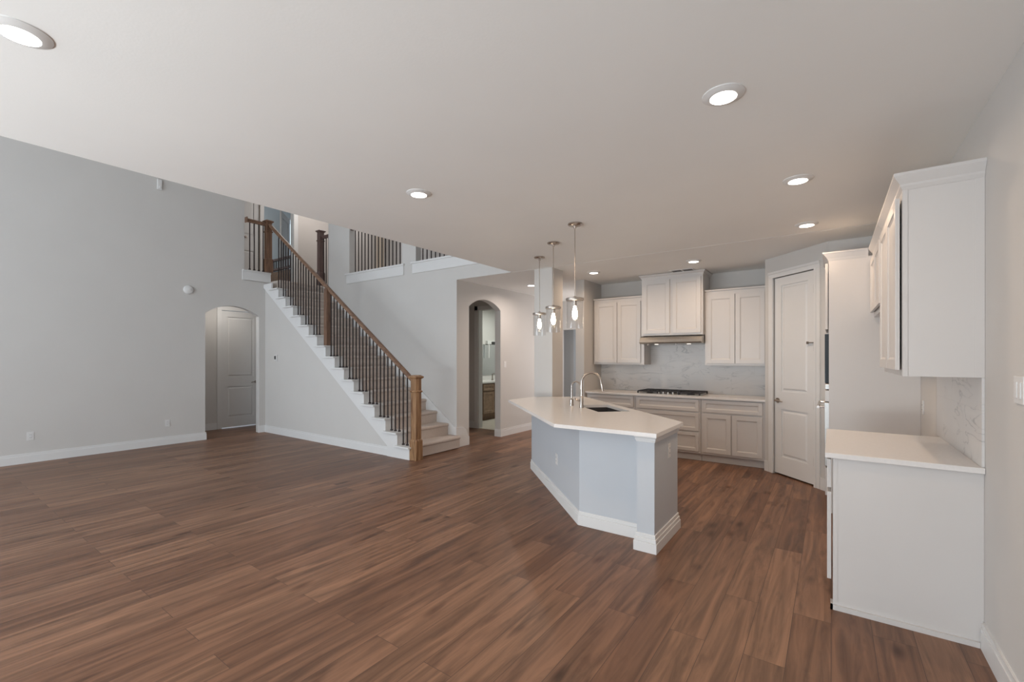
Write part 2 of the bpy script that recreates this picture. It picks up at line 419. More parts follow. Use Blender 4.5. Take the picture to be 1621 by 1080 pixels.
# vestibule and powder room behind the narrow arch
mb = MB().box(-6.4, -5.95, 7.16, 7.28, 0, H).box(-5.35, -5.11, 7.16, 7.28, 0, H).box(-5.95, -5.35, 7.16, 7.28, 2.44, H)
mb.box(-6.4, -6.28, YS+.12, 7.16, 0, H)
struct('wall_vestibule', mb, 'paint')
struct('wall_powder_room', MB().box(-7.17, -7.05, 7.16, 9.9, 0, H).box(-7.05, -5.11, 9.78, 9.9, 0, H).box(-7.05, -6.4, 7.16, 7.28, 0, H), 'paint')
struct('floor_powder_room', MB().box(-7.05, -5.11, 7.17, 9.78, 0, .006), 'cream')
struct('trim_4', MB().box(-6.03, -5.95, 7.142, 7.16, 0, 2.52).box(-5.35, -5.27, 7.142, 7.16, 0, 2.52).box(-6.03, -5.27, 7.142, 7.16, 2.44, 2.52).box(-5.95, -5.93, 7.16, 7.28, 0, 2.44).box(-5.37, -5.35, 7.16, 7.28, 0, 2.44), 'trim')
struct('ceiling_hall', MB().box(-10.3, -9.22, 2.5, 5.3, H-.02, H).box(-7.2, XA-.13, YS+.12, 9.9, H-.02, H), 'ceil')
# column between kitchen and hall
struct('wall_column', MB().box(-3.505, -3.205, 5.49, 5.79, 0, H), 'paint')
# kitchen side wall, back wall, angled pantry wall, right wall
struct('wall_kitchen_side', MB().box(-3.43, -3.28, 6.64, YK+.1, 0, H), 'paint')
struct('wall_kitchen_back', MB().box(-3.28, -.70, YK, YK+.1, 0, H), 'paint')
PL = 5.97                                   # pantry wall runs along x + y = PL
def PW(u, v, d):                            # u along the wall from its left end, d towards the room
    s = math.sqrt(.5)
    return (-.70+u*s-d*s, PL+.70-u*s-d*s, v)
pu0, pu1 = .155, .775                       # door leaf
mb = MB().fbox(PW, 0, pu0-.015, 0, H, -.1, 0).fbox(PW, pu1+.015, .95, 0, H, -.1, 0).fbox(PW, pu0-.015, pu1+.015, 2.475, H, -.1, 0)
mb.box(-.70, -.60, PL+.70, YK+.1, 0, H).box(-.04, XR, 6.0, 6.1, 0, H)
struct('wall_pantry', mb, 'paint')
struct('wall_pantry_inside', MB().box(-.60, 1.0, 7.6, 7.7, 0, H).box(-.9, -.6, 7.5, 7.7, 0, H), 'paint')
struct('wall_right', MB().box(XR, XR+.12, YB-.15, 7.7, 0, H), 'paint')
# hall end wall with a tall opening, dim room beyond
mb = MB().box(XA, -4.0, 8.95, 9.05, 2.09, H).box(-4.0, -3.43, 8.95, 9.05, 0, H)
struct('wall_hall_end', mb, 'paint')
struct('wall_study', MB().box(-5.6, -3.2, 11.0, 11.1, 0, H).box(-5.6, -5.5, 9.05, 11.0, 0, H).box(-3.3, -3.2, 9.05, 11.0, 0, H).box(-5.5, XA-.13, 9.05, 9.10, 0, H), 'bluepaint')
struct('wall_hall_side', MB().box(-3.43, -3.3, YK+.1, 9.05, 0, H), 'paint')
# rear wall with windows
mb = MB()
xs = [(-8.6, -4.2)]
mb.box(-9.22, -8.6, YB-.15, YB, 0, TOP).box(-4.2, -3.87, YB-.15, YB, 0, TOP).box(-8.6, -4.2, YB-.15, YB, 0, .5).box(-8.6, -4.2, YB-.15, YB, 2.4, 3.2).box(-8.6, -4.2, YB-.15, YB, 5.0, TOP)
mb.box(-3.87, -3.3, YB-.15, YB, 0, TOP).box(-.1, .8, YB-.15, YB, 0, TOP).box(-3.3, -.1, YB-.15, YB, 2.2, TOP)
struct('wall_rear', mb, 'paint')
def rear_window(n, x0, x1, z0, z1, cols, rows):
    f = MB(); t = .05
    f.box(x0, x1, YB-.1, YB-.04, z0, z0+t).box(x0, x1, YB-.1, YB-.04, z1-t, z1)
    for i in range(cols+1):
        x = x0+(x1-x0-t)*i/cols; f.box(x, x+t, YB-.1, YB-.04, z0+t, z1-t)
    for j in range(1, rows):
        z = z0+(z1-z0)*j/rows; f.box(x0+t, x1-t, YB-.085, YB-.055, z-.012, z+.012)
    o = struct('window_%d' % n, f, 'trim')
    MB().box(x0+t, x1-t, YB-.073, YB-.067, z0+t, z1-t).build('pane', 'pane', o)
rear_window(1, -8.6, -4.2, .5, 2.4, 4, 1)
rear_window(2, -8.6, -4.2, 3.2, 5.0, 4, 1)
rear_window(3, -3.3, -.1, 0, 2.2, 3, 1)
# upper storey walls
mb = MB().box(-10.62, -10.5, 3.0, 4.22, F2, TOP).box(-10.62, -10.5, 4.22, 4.95, 5.05, TOP).box(-10.62, -10.5, 4.95, 5.04, F2, TOP)
struct('wall_upper_door', mb, 'peach')
struct('wall_upper_taupe', MB().box(-10.62, -10.5, 5.76, 8.0, F2, TOP).box(-10.5, -8.9, 6.75, 6.85, F2, TOP), 'taupe')
struct('trim_5', MB().box(-10.5, -10.48, 5.74, 5.84, F2, 5.3).box(-10.63, -10.5, 5.735, 5.76, F2, 5.3), 'trim')
struct('trim_6', MB().box(-10.5, -10.48, 4.96, 5.045, F2, 5.3), 'trim')
struct('wall_upper_room', MB().box(-12.1, -10.62, 9.3, 9.4, F2, TOP).box(-12.1, -12.0, 3.0, 6.42, F2, TOP).box(-12.1, -12.0, 7.1, 9.3, F2, TOP).box(-12.1, -12.0, 6.42, 7.1, F2, 3.6).box(-12.1, -12.0, 6.42, 7.1, 5.26, TOP), 'bluepaint')
struct('wall_upper_front', MB().box(-12.1, -9.22, 2.9, 3.0, F2, TOP), 'paint')
struct('wall_gallery_back', MB().box(-8.9, -3.8, 6.75, 6.85, F2, TOP), 'taupe')
struct('wall_gallery_pier', MB().box(-8.62, -8.43, 6.69, 6.75, F2, TOP), 'peach')
struct('wall_gallery_end', MB().box(-3.8, -3.7, YS, 6.85, F2, TOP), 'paint')
f = MB().box(-12.06, -12.0, 6.42, 6.46, 3.6, 5.26).box(-12.06, -12.0, 7.06, 7.1, 3.6, 5.26).box(-12.06, -12.0, 6.46, 7.06, 3.6, 3.64).box(-12.06, -12.0, 6.46, 7.06, 5.22, 5.26).box(-12.05, -12.01, 6.46, 7.06, 4.40, 4.44)
o = struct('window_4', f, 'trim')
MB().box(-12.04, -12.03, 6.46, 7.06, 3.64, 5.22).build('pane', 'pane', o)

# baseboards
def bb_x(mb, x, y0, y1, sgn, h=.135):   # board on an x = const wall
    return mb.box(x, x+sgn*.016, y0, y1, 0, h-.03).box(x, x+sgn*.011, y0, y1, h-.03, h)
def bb_y(mb, y, x0, x1, sgn, h=.135):
    return mb.box(x0, x1, y, y+sgn*.016, 0, h-.03).box(x0, x1, y, y+sgn*.011, h-.03, h)
struct('baseboard_left', bb_y(bb_x(MB(), XL, YB, ay0, 1), ay0, XL-.12, XL+.016, 1), 'trim')
struct('baseboard_under_stair', bb_y(bb_x(MB(), XL, ay1-.016, 4.40, 1), 4.40, XL+.016, -5.385, -1), 'trim')
struct('baseboard_arch', bb_y(bb_x(MB(), XA, by1, 8.95, 1), by1, XA-.13, XA+.016, -1), 'trim')
mb = MB().ext([(XA, YS-.03, 0), (XA, by0-.01, 0), (XA, by0-.01, .14), (XA, by0-.04, .16), (XA, by0-.09, .27), (XA, by0-.16, .315), (XA, YS-.03, .33)], (.018, 0, 0))
struct('trim_7', mb, 'trim')
struct('baseboard_right', bb_x(MB(), XR, YB, 3.215, -1), 'trim')
struct('baseboard_vestibule', bb_y(MB(), 7.16, -6.28, -6.03, -1), 'trim')
mb = MB().fbox(PW, 0, pu0-.085, 0, .13, 0, .014).fbox(PW, pu1+.085, .93, 0, .13, 0, .014)
struct('baseboard_pantry', mb, 'trim')

# ================================================================== DOORS
def panel_leaf(F, w, z0, z1, t, panels, name_parent, m='trim'):
    """moulded door leaf in the frame F: flat stiles and rails, recessed groove, raised field"""
    mb = MB(); st = .105
    us = [(st, w-st)]
    zs = sorted([z0, z1] + [q for p in panels for q in p])
    mb.fbox(F, 0, w, z0, z1, -t, -.012)
    mb.fbox(F, 0, st, z0, z1, -.012, 0).fbox(F, w-st, w, z0, z1, -.012, 0)
    for i in range(0, len(zs), 2): mb.fbox(F, st, w-st, zs[i], zs[i+1], -.012, 0)
    for a, b in panels:
        u0, u1 = st, w-st; g, s_ = .022, .02
        lo = [F(u0+g, a+g, -.012), F(u1-g, a+g, -.012), F(u1-g, b-g, -.012), F(u0+g, b-g, -.012)]
        hi = [F(u0+g+s_, a+g+s_, -.002), F(u1-g-s_, a+g+s_, -.002), F(u1-g-s_, b-g-s_, -.002), F(u0+g+s_, b-g-s_, -.002)]
        for i in range(4): mb.poly3([lo[i], lo[(i+1) % 4], hi[(i+1) % 4], hi[i]])
        mb.poly3(hi)
    return mb.build('door_leaf', m, name_parent)
def lever(F, u, z, sgn, parent):
    mb = MB()
    def ring(r, d0, d1, uu, zz, seg=20):
        a = [mb.bm.verts.new(F(uu+r*math.cos(2*PI*i/seg), zz+r*math.sin(2*PI*i/seg), d0)) for i in range(seg)]
        b = [mb.bm.verts.new(F(uu+r*math.cos(2*PI*i/seg), zz+r*math.sin(2*PI*i/seg), d1)) for i in range(seg)]
        mb.bm.faces.new(a[::-1]); mb.bm.faces.new(b)
        for i in range(seg): mb.bm.faces.new((a[i], a[(i+1) % seg], b[(i+1) % seg], b[i]))
    ring(.032, 0, .010, u, z); ring(.013, .010, .048, u, z)
    mb.tube([F(u, z, .045), F(u+sgn*.03, z+.002, .048), F(u+sgn*.075, z-.002, .046), F(u+sgn*.115, z-.010, .042)], [.011, .010, .009, .007], 10)
    return mb.build('lever_handle', 'nickel', parent, smooth=True, label='brushed nickel lever handle')
# pantry door
d = bpy.data.objects.new('door_1', None); COL.objects.link(d); d.location = PW(.465, 0, 0); d['kind'] = 'structure'
d['label'] = 'tall white two-panel pantry door in the angled kitchen wall'
DF = lambda u, v, dd: PW(pu0+u, v, dd-.012)
panel_leaf(DF, pu1-pu0, .02, 2.462, .035, [(.235, .825), (1.045, 2.36)], d)
c = MB()
for a, b in ((pu0-.08, pu0-.005), (pu1+.005, pu1+.08)):
    c.fbox(PW, a, b, 0, 2.47, .0, .016).fbox(PW, a+.045 if a < .3 else a, b if a < .3 else b-.045, 0, 2.47, .016, .022)
c.fbox(PW, pu0-.08, pu1+.08, 2.47, 2.545, 0, .016).fbox(PW, pu0-.08, pu1+.08, 2.52, 2.55, .016, .024)
c.build('casing', 'trim', d, bevel=.003)
lever(DF, .055, .93, 1, d)
for z in (2.25, 1.59, .92, .28):
    hb = MB().fbox(PW, pu1-.022, pu1+.004, z-.05, z+.05, -.011, -.004)
    hb.tube([PW(pu1+.002, z-.052, .004), PW(pu1+.002, z+.052, .004)], .007, 10)
    hb.build('hinge', 'hinge', d, label='satin nickel hinge')
MB().fbox(PW, pu1-.105, pu1-.01, 1.632, 1.642, -.006, .012).fbox(PW, pu1-.105, pu1-.095, 1.62, 1.652, -.011, .012).build('door_stop', 'hinge', d, label='small hinge-pin door stop')
# alcove door on the x = -10.2 wall
AF = lambda u, v, dd: (-10.20+dd, 4.06+u, v)
d = bpy.data.objects.new('door_2', None); COL.objects.link(d); d.location = (-10.2, 4.43, 0); d['kind'] = 'structure'
d['label'] = 'white two-panel door at the back of the arched alcove'
DF2 = lambda u, v, dd: AF(u+.005, v, dd-.01)
panel_leaf(DF2, .73, .015, 2.43, .035, [(.22, .86), (1.06, 2.31)], d)
MB().fbox(AF, -.085, -.0, 0, 2.44, 0, .018).fbox(AF, .74, .825, 0, 2.44, 0, .018).fbox(AF, -.085, .825, 2.44, 2.525, 0, .018).build('casing', 'trim', d, bevel=.003)
lever(DF2, .675, .94, -1, d)
# upstairs door on the x = -10.5 wall
UF = lambda u, v, dd: (-10.50+dd, 4.22+u, v)
d = bpy.data.objects.new('door_3', None); COL.objects.link(d); d.location = (-10.5, 4.58, F2); d['kind'] = 'structure'
d['label'] = 'white door upstairs behind the landing balusters'
DF3 = lambda u, v, dd: UF(u+.005, v, dd-.01)
panel_leaf(DF3, .72, F2+.015, 5.04, .035, [(F2+.22, F2+.86), (F2+1.2, 4.95)], d)
lever(DF3, .44, 4.12, -1, d)
# open grey door leaf inside the upper room
d = bpy.data.objects.new('door_4', None); COL.objects.link(d); d.location = (-11.7, 6.15, F2); d['kind'] = 'structure'
d['label'] = 'open grey door leaf beside the bright upstairs window'
panel_leaf(lambda u, v, dd: (-11.95+.74*u+.67*dd, 6.41-.67*u+.74*dd, v), .74, F2+.01, 5.2, .035, [(F2+.22, F2+.86), (F2+1.06, 5.05)], d, 'taupe')

# ================================================================== STAIRCASE
st = thing('staircase', 'straight carpeted staircase with white stringer rising to the left along the rear wall', 'staircase', (-4.9, 4.9, 0))
yo, yi = 4.328, YS        # open side, wall side
for n in range(1, 17):
    x = riser_x(n); z = tread_z(n); x2 = riser_x(n+1)
    if n == 16: x2 = x-.03
    # white wooden step ends on the open side
    mb = MB().box(x-.04, x, 4.402, 4.53, max(0, z-.1855), z-.026).box(x2, x-.04, 4.402, 4.53, z-.06, z-.026)
    mb.box(x2-.032, x+.028, yo, 4.372, z-.026, z).box(x2-.001, x+.028, 4.372, 4.53, z-.026, z)
    if n < 16: mb.build('step_return', 'trim', st, bevel=.004)
    # carpeted tread and riser: waterfall nosing
    r = .018
    prof = [(x2, z+.012), (x+.012, z+.012), (x+.024, z+.006), (x+.03, z-.006), (x+.028, z-.024), (x+.016, z-.034), (x+.010, z-.036), (x+.010, z-.1735), (x2, z-.1735)]
    if n == 16: prof = [(x-.3 if False else -8.82, F2+.002), (-8.82, F2+.012), (x+.012, F2+.012), (x+.024, z+.006), (x+.03, z-.006), (x+.028, z-.024), (x+.016, z-.034), (x+.010, z-.036), (x+.010, z-.1735), (x2, z-.1735)]
    MB().ext([(px, 4.53 if n > 1 else 4.525, pz) for px, pz in prof], (0, yi-.022-(4.53 if n > 1 else 4.525), 0)).build('carpeted_step', 'carpet', st)
# saw-tooth stringer board on the open side
low = lambda x: .165+.722*(-5.407-x)
poly = [(-4.905, 0), (-4.905, tread_z(1)-.026)]
for n in range(1, 16):
    xn = riser_x(n+1); zt = tread_z(n)-.026
    poly += [(xn, zt), (xn, min(tread_z(n+1), 2.93)-.026)]
poly += [(XL+.0, 2.90), (XL+.0, max(low(XL), 2.0)), (-5.385, .15), (-5.385, 0)]
MB().ext([(x, 4.372, z) for x, z in poly], (0, .028, 0)).build('stringer', 'trim', st)
# skirt board along the rear wall
sk = lambda x: .245+.716*(-5.10-x)+.16
poly = [(-4.98, 0), (-4.98, .33), (-5.02, .335), (-8.75, sk(-8.75)), (-8.75, F2-.15), (-8.4, tread_z(13)), (-5.3, .05), (-5.3, 0)]
MB().ext([(x, YS-.022, z) for x, z in poly], (0, .020, 0)).build('skirt_board', 'trim', st)

# ------------------------------------------------ stair railing
rl = thing('stair_railing', 'long wooden stair handrail with dark iron balusters, from the floor newel up to the landing', 'railing', (-4.85, 4.45, 0))
def newel(mb, x, y, z, h, blk=.30, w=.052):
    prof = [(w+.014, 0), (w+.014, blk-.03), (w+.009, blk-.012), (w, blk), (w, h-.25), (w+.012, h-.245), (w+.012, h-.225), (w, h-.22), (w, h-.055), (w+.012, h-.05), (w+.026, h-.034), (w+.026, h-.022), (w+.012, h-.012), (w-.01, h)]
    return mb.sqlathe(prof, (x, y, z))
newel(MB(), -4.845, 4.448, 0, 1.215).build('newel_post', 'oak', rl, bevel=.003, label='square oak newel post on the floor at the foot of the stair')
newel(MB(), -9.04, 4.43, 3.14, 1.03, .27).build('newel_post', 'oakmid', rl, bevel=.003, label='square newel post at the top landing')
# handrail: moulded section swept in a straight line
xa, za, xb, zb = -4.895, 1.135, -8.99, 4.065
sl = (zb-za)/(xb-xa)
sec = [(-.022, -.034), (.022, -.034), (.022, -.012), (.032, -.004), (.032, .014), (.022, .030), (.008, .036), (-.008, .036), (-.022, .030), (-.032, .014), (-.032, -.004), (-.022, -.012)]
MB().ext([(xa, 4.44+a, za+b) for a, b in sec], (xb-xa, 0, zb-za)).build('handrail', 'oakrail', rl, smooth=True)
railz = lambda x: za+sl*(x-xa)-.034
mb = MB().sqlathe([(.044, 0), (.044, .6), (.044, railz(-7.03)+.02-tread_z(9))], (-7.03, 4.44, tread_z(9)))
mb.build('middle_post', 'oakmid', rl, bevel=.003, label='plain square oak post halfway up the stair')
def baluster(x, y, z0, z1, parent):
    b = MB().sqlathe([(.0075, 0), (.0075, z1-z0)], (x, y, z0)).build('baluster', 'iron', parent)
    MB().sqlathe([(.015, 0), (.015, .014), (.0085, .026)], (x, y, z0)).build('shoe', 'iron', b)
    return b
for n in range(1, 16):
    if n == 9: continue
    for k in range(3):
        x = riser_x(n)-.030-.0865*k
        if n == 15 and k == 2: continue
        baluster(x, 4.44, tread_z(n), railz(x)+.004, rl)
# landing guard between top newel and the left wall opening
lr = thing('landing_railing', 'short level guard rail on the landing sill at the left wall opening', 'railing', (-9.04, 4.2, 3.14))
MB().ext([(-9.04+a, 4.385, 4.075+b) for a, b in sec], (0, -.37, 0)).build('handrail', 'oakrail', lr, smooth=True)
MB().box(-9.085, -8.995, 4.015, 4.03, 4.03, 4.13).build('wall_rosette', 'oakrail', lr)
for k in range(4): baluster(-9.04, 4.085+.083*k, 3.14, 4.045, lr)
# guard at the hall side of the landing, second newel
hr = thing('hall_railing', 'dark newel post and short guard rail at the stair head, behind the handrail', 'railing', (-9.02, 5.52, F2))
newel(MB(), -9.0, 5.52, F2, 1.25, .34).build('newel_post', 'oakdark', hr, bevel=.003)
MB().ext([(-8.95, 5.52+a, 4.05+b) for a, b in sec], (.36, 0, 0)).build('handrail', 'oakdark', hr, smooth=True)
for k in range(3): baluster(-8.88+.09*k, 5.52, F2, 4.03, hr)
# gallery guards in the two openings of the rear wall
for gi, (a, b, lab) in enumerate(((-7.87, -6.31, 'iron baluster guard in the left opening of the wall above the stair'), (-5.945, -4.38, 'iron baluster guard in the right opening above the stair, mostly hidden by the ceiling'))):
    g = thing('gallery_railing', lab, 'railing', ((a+b)/2, 5.5, 3.145))
    MB().ext([(a, 5.50+p, 4.055+q) for p, q in sec], (b-a, 0, 0)).build('handrail', 'oakdark', g, smooth=True)
    k = 0; x = a+.125
    while x < b-.03:
        baluster(x, 5.50, 3.145, 4.03, g); x += .1025
# guard in the upper room
ur = thing('upper_room_railing', 'dark rail over a brown wood half wall upstairs, seen through the stair balusters', 'railing', (-11.2, 5.80, F2))
MB().box(-11.95, -10.63, 5.78, 5.84, F2, 3.62).build('half_wall', 'vandark', ur)
MB().box(-11.95, -10.63, 5.775, 5.845, 3.90, 3.95).build('top_rail', 'oakdark', ur)
MB().box(-11.95, -10.63, 5.775, 5.845, 3.66, 3.71).build('bottom_rail', 'oakdark', ur)
for k in range(12): MB().sqlathe([(.008, 0), (.008, .20)], (-11.9+.112*k, 5.81, 3.705)).build('baluster', 'iron', ur)
MB().box(-11.95, -11.91, 5.78, 5.84, 3.62, 3.95).box(-10.67, -10.63, 5.78, 5.84, 3.62, 3.95).build('end_post', 'oakdark', ur)

# ================================================================== KITCHEN CABINETS
def shaker(mb, F, u0, u1, v0, v1, d0, fr=.058, t=.02):
    """framed front: stiles, rails, sloped inner edge, recessed panel"""
    mb.fbox(F, u0, u1, v0, v1, d0, d0+t-.010)
    mb.fbox(F, u0, u0+fr, v0, v1, d0+t-.010, d0+t).fbox(F, u1-fr, u1, v0, v1, d0+t-.010, d0+t)
    mb.fbox(F, u0+fr, u1-fr, v0, v0+fr, d0+t-.010, d0+t).fbox(F, u0+fr, u1-fr, v1-fr, v1, d0+t-.010, d0+t)
    q = .012
    o_ = [(u0+fr, v0+fr), (u1-fr, v0+fr), (u1-fr, v1-fr), (u0+fr, v1-fr)]
    i_ = [(u0+fr+q, v0+fr+q), (u1-fr-q, v0+fr+q), (u1-fr-q, v1-fr-q), (u0+fr+q, v1-fr-q)]
    for k in range(4):
        a, b = o_[k], o_[(k+1) % 4]; c, e = i_[(k+1) % 4], i_[k]
        mb.poly3([F(*a, d0+t-.003), F(*b, d0+t-.003), F(*c, d0+t-.0095), F(*e, d0+t-.0095)])
    return mb
def front(F, u0, u1, v0, v1, d0, parent, name, m='cab', fr=.058):
    return shaker(MB(), F, u0, u1, v0, v1, d0, fr).build(name, m, parent, bevel=.0015)

YF = 6.715   # base cabinet frame face
KF = lambda u, v, d: (u, YF-d, v)
def base_body(x0, x1, parent):
    MB().box(x0, x1, YF, YK-.014, .105, .883).box(x0, x1, YF+.055, YK-.014, 0, .105).build('body', 'cab', parent, bevel=.001)
c = thing('base_cabinet', 'white lower cabinet at the left end of the cooktop wall, behind the faucet', 'cabinet', (-2.86, 7.0, 0), 'lower cabinets on the cooktop wall')
base_body(-3.278, -2.452, c)
front(KF, -3.245, -2.475, .70, .868, 0, c, 'drawer', fr=.042)
front(KF, -3.245, -2.868, .135, .675, 0, c, 'door'); front(KF, -2.852, -2.475, .135, .675, 0, c, 'door')
c = thing('base_cabinet', 'white three-drawer lower cabinet under the gas cooktop', 'cabinet', (-1.98, 7.0, 0), 'lower cabinets on the cooktop wall')
base_body(-2.448, -1.502, c)
for a, b in ((.70, .868), (.425, .675), (.135, .40)): front(KF, -2.425, -1.525, a, b, 0, c, 'drawer', fr=.045)
c = thing('base_cabinet', 'white lower cabinet with one drawer over two doors beside the pantry door', 'cabinet', (-1.1, 7.0, 0), 'lower cabinets on the cooktop wall')
base_body(-1.498, -.703, c)
front(KF, -1.475, -.735, .70, .868, 0, c, 'drawer', fr=.045)
front(KF, -1.475, -1.112, .135, .675, 0, c, 'door'); front(KF, -1.098, -.735, .135, .675, 0, c, 'door')
# back counter
o = thing('countertop', 'pale quartz countertop along the cooktop wall', 'countertop', (-2, 7.0, .884))
MB().prism([(-3.278, 6.675), (-.665, 6.675), (-.70, 6.71), (-.70, YK-.012), (-3.278, YK-.012)], .884, .914).build('slab', 'quartz', o, bevel=.003)
o = MB().box(-3.278, -.702, YK-.012, YK-.001, .9145, 1.80).build('backsplash', 'marbleX', label='veined marble tile backsplash behind the gas cooktop', cat='backsplash')

# wall cabinets
YU = 6.985
def upper(x0, x1, z0, z1, yf, label, ndoor_edges, crown=None, frx=(.025, .025)):
    c = thing('wall_cabinet', label, 'cabinet', ((x0+x1)/2, YK-.1, z0), 'wall cabinets on the cooktop wall')
    b = MB().box(x0, x1, yf, YK-.0005, z0, z1)
    b.build('body', 'cab', c, bevel=.001)
    F = lambda u, v, d: (u, yf-d, v)
    for a, e in ndoor_edges: front(F, a, e, z0+.03, z1-(.06 if crown is None else .05), 0, c, 'door')
    if crown is None:
        MB().box(x0-.0, x1+.0, yf-.024, YK-.001, z1, z1+.02).build('top_moulding', 'cab', c)
    else:
        p = crown
        mb = MB()
        r1 = [(x0-.004, yf-.004), (x1+.004, yf-.004), (x1+.004, YK-.001), (x0-.004, YK-.001)]
        zz = [(0.002, z1-.02), (.010, z1-.005), (.012, z1+.004), (.03, z1+.022), (.036, z1+.03), (.036, z1+.04)]
        rings = [[mb.bm.verts.new(q) for q in ((x0-e, yf-e, z), (x1+e, yf-e, z), (x1+e, YK-.001, z), (x0-e, YK-.001, z))] for e, z in zz]
        for a, b2 in zip(rings, rings[1:]):
            for k in range(4): mb.bm.faces.new((a[k], a[(k+1) % 4], b2[(k+1) % 4], b2[k]))
        mb.bm.faces.new(rings[0][::-1]); mb.bm.faces.new(rings[-1])
        mb.build('crown_moulding', 'cab', c)
    return c
upper(-3.262, -2.405, 1.352, 2.425, YU, 'white two-door wall cabinet left of the range hood', [(-3.235, -2.852), (-2.842, -2.46)])
upper(-1.502, -.702, 1.352, 2.425, YU, 'white two-door wall cabinet between the range hood and the pantry door', [(-1.475, -1.108), (-1.098, -.735)])
upper(-2.40, -1.505, 1.80, 2.69, 6.86, 'taller crowned white cabinet above the range hood', [(-2.375, -1.972), (-1.932, -1.53)], crown=1)

# range hood
h = thing('range_hood', 'slim stainless range hood under the raised cabinet', 'range hood', (-1.95, 7.0, 1.665))
prof = [(YK-.013, 1.795), (6.90, 1.795), (6.845, 1.775), (6.815, 1.735), (6.805, 1.70), (6.81, 1.685), (6.83, 1.675), (YK-.013, 1.665)]
MB().ext([(-2.425, y, z) for y, z in prof], (.915, 0, 0)).build('canopy', 'steel', h, bevel=.008)
for x in (-2.30, -1.88): MB().lathe([(0, 0), (.014, 0), (.016, -.018), (.010, -.022), (0, -.022)], (x, 6.86, 1.674), 16).build('control_knob', 'steel', h)
for x in (-2.2, -1.72): MB().lathe([(0, 0), (.03, 0), (.03, -.006), (0, -.006)], (x, 6.95, 1.670), 20).build('lamp', 'hoodlamp', h)

# cooktop
ct = thing('gas_cooktop', 'black and steel five-burner gas cooktop set in the back counter', 'cooktop', (-1.975, 6.99, .914))
MB().box(-2.435, -1.515, 6.73, 7.25, .9145, .924).build('tray', 'steel', ct, bevel=.004)
for gx in (-2.275, -1.975, -1.675):
    g = MB(); w2 = .148
    x0, x1, y0_, y1_ = gx-w2, gx+w2, 6.755 if gx != -1.975 else 6.85, 7.235
    for yy in (y0_, y1_): g.box(x0, x1, yy-.008, yy+.008, .945, .962)
    for xx in (x0, x1): g.box(xx-.008, xx+.008, y0_, y1_, .945, .962)
    for f in (.33, .67):
        g.box(x0, x1, y0_+(y1_-y0_)*f-.006, y0_+(y1_-y0_)*f+.006, .948, .962)
    g.box(gx-.006, gx+.006, y0_, y1_, .948, .962)
    for xx in (x0, x1):
        for yy in (y0_, y1_): g.box(xx-.009, xx+.009, yy-.009, yy+.009, .924, .95)
    g.build('grate', 'grate', ct)
for bx, by, r in ((-2.275, 6.87, .04), (-2.275, 7.12, .05), (-1.975, 7.03, .062), (-1.675, 6.87, .045), (-1.675, 7.12, .04)):
    MB().lathe([(r+.012, 0), (r+.012, .008), (r, .010), (r, .020), (0, .022)], (bx, by, .924), 24).build('burner', 'black', ct, smooth=True)
for k in range(5): MB().lathe([(.020, 0), (.020, .004), (.016, .006), (.014, .026), (0, .027)], (-2.115+.07*k, 6.785, .924), 16).build('knob', 'steel', ct, smooth=True)

# ------------------------------------------------ right-hand run
RFX = .008
RF = lambda u, v, d: (RFX-d, u, v)        # u runs along y, d towards the kitchen
c = thing('base_cabinet', 'white lower cabinet against the right wall with a plain end panel facing us', 'cabinet', (.3, 3.75, 0))
MB().box(RFX, XR-.001, 3.247, 4.25, .105, .883).box(RFX+.06, XR-.001, 3.247, 4.25, 0, .105).build('body', 'cab', c)
MB().box(RFX, XR-.001, 3.228, 3.247, .0, .883).box(RFX-.0, RFX+.022, 3.226, 3.228, .03, .883).build('end_panel', 'cab', c)
MB().box(RFX-.012, XR-.017, 3.214, 3.228, 0, .028).box(RFX-.012, RFX, 3.214, 3.29, 0, .028).build('shoe_moulding', 'cab', c)
front(RF, 3.255, 4.235, .70, .868, .008, c, 'drawer', fr=.045)
front(RF, 3.255, 3.74, .16, .675, .008, c, 'door'); front(RF, 3.75, 4.235, .16, .675, .008, c, 'door')
o = thing('countertop', 'short pale quartz countertop on the right-hand cabinet', 'countertop', (.3, 3.75, .884))
MB().box(-.030, XR-.001, 3.198, 4.268, .884, .914).build('slab', 'quartz', o, bevel=.003)
MB().box(XR-.012, XR-.001, 3.215, 4.40, .9145, 1.366).build('backsplash', 'marbleY', label='marble tile backsplash strip above the short right-hand counter', cat='backsplash')
# wall cabinet and over-fridge cabinet with a shared crown line, each its own crown piece
UX = .315
RU = lambda u, v, d: (UX-d, u, v)
def crown_right(mb, y0, y1, x0, z, side):
    zz = [(.0, z-.02), (.010, z-.002), (.012, z+.010), (.030, z+.036), (.039, z+.05), (.039, z+.066)]
    rings = [[mb.bm.verts.new(q) for q in ((x0-e, y0-(e if side else 0), zc), (XR-.001, y0-(e if side else 0), zc), (XR-.001, y1, zc), (x0-e, y1, zc))] for e, zc in zz]
    for a, b2 in zip(rings, rings[1:]):
        for k in range(4): mb.bm.faces.new((a[k], a[(k+1) % 4], b2[(k+1) % 4], b2[k]))
    mb.bm.faces.new(rings[0][::-1]); mb.bm.faces.new(rings[-1]); return mb
c = thing('wall_cabinet', 'white crowned wall cabinet nearest the camera on the right wall', 'cabinet', (.5, 3.7, 1.365))
MB().box(UX, XR-.001, 3.225, 4.245, 1.367, 2.395).build('body', 'cab', c)
MB().box(UX, UX+.022, 3.212, 3.225, 1.367, 2.38).box(UX+.022, XR-.035, 3.215, 3.225, 1.367, 2.38).box(XR-.035, XR-.001, 3.212, 3.225, 1.367, 2.38).build('side_panel', 'cab', c)
front(RU, 3.232, 3.70, 1.40, 2.34, .009, c, 'door'); front(RU, 3.71, 4.18, 1.40, 2.34, .009, c, 'door')
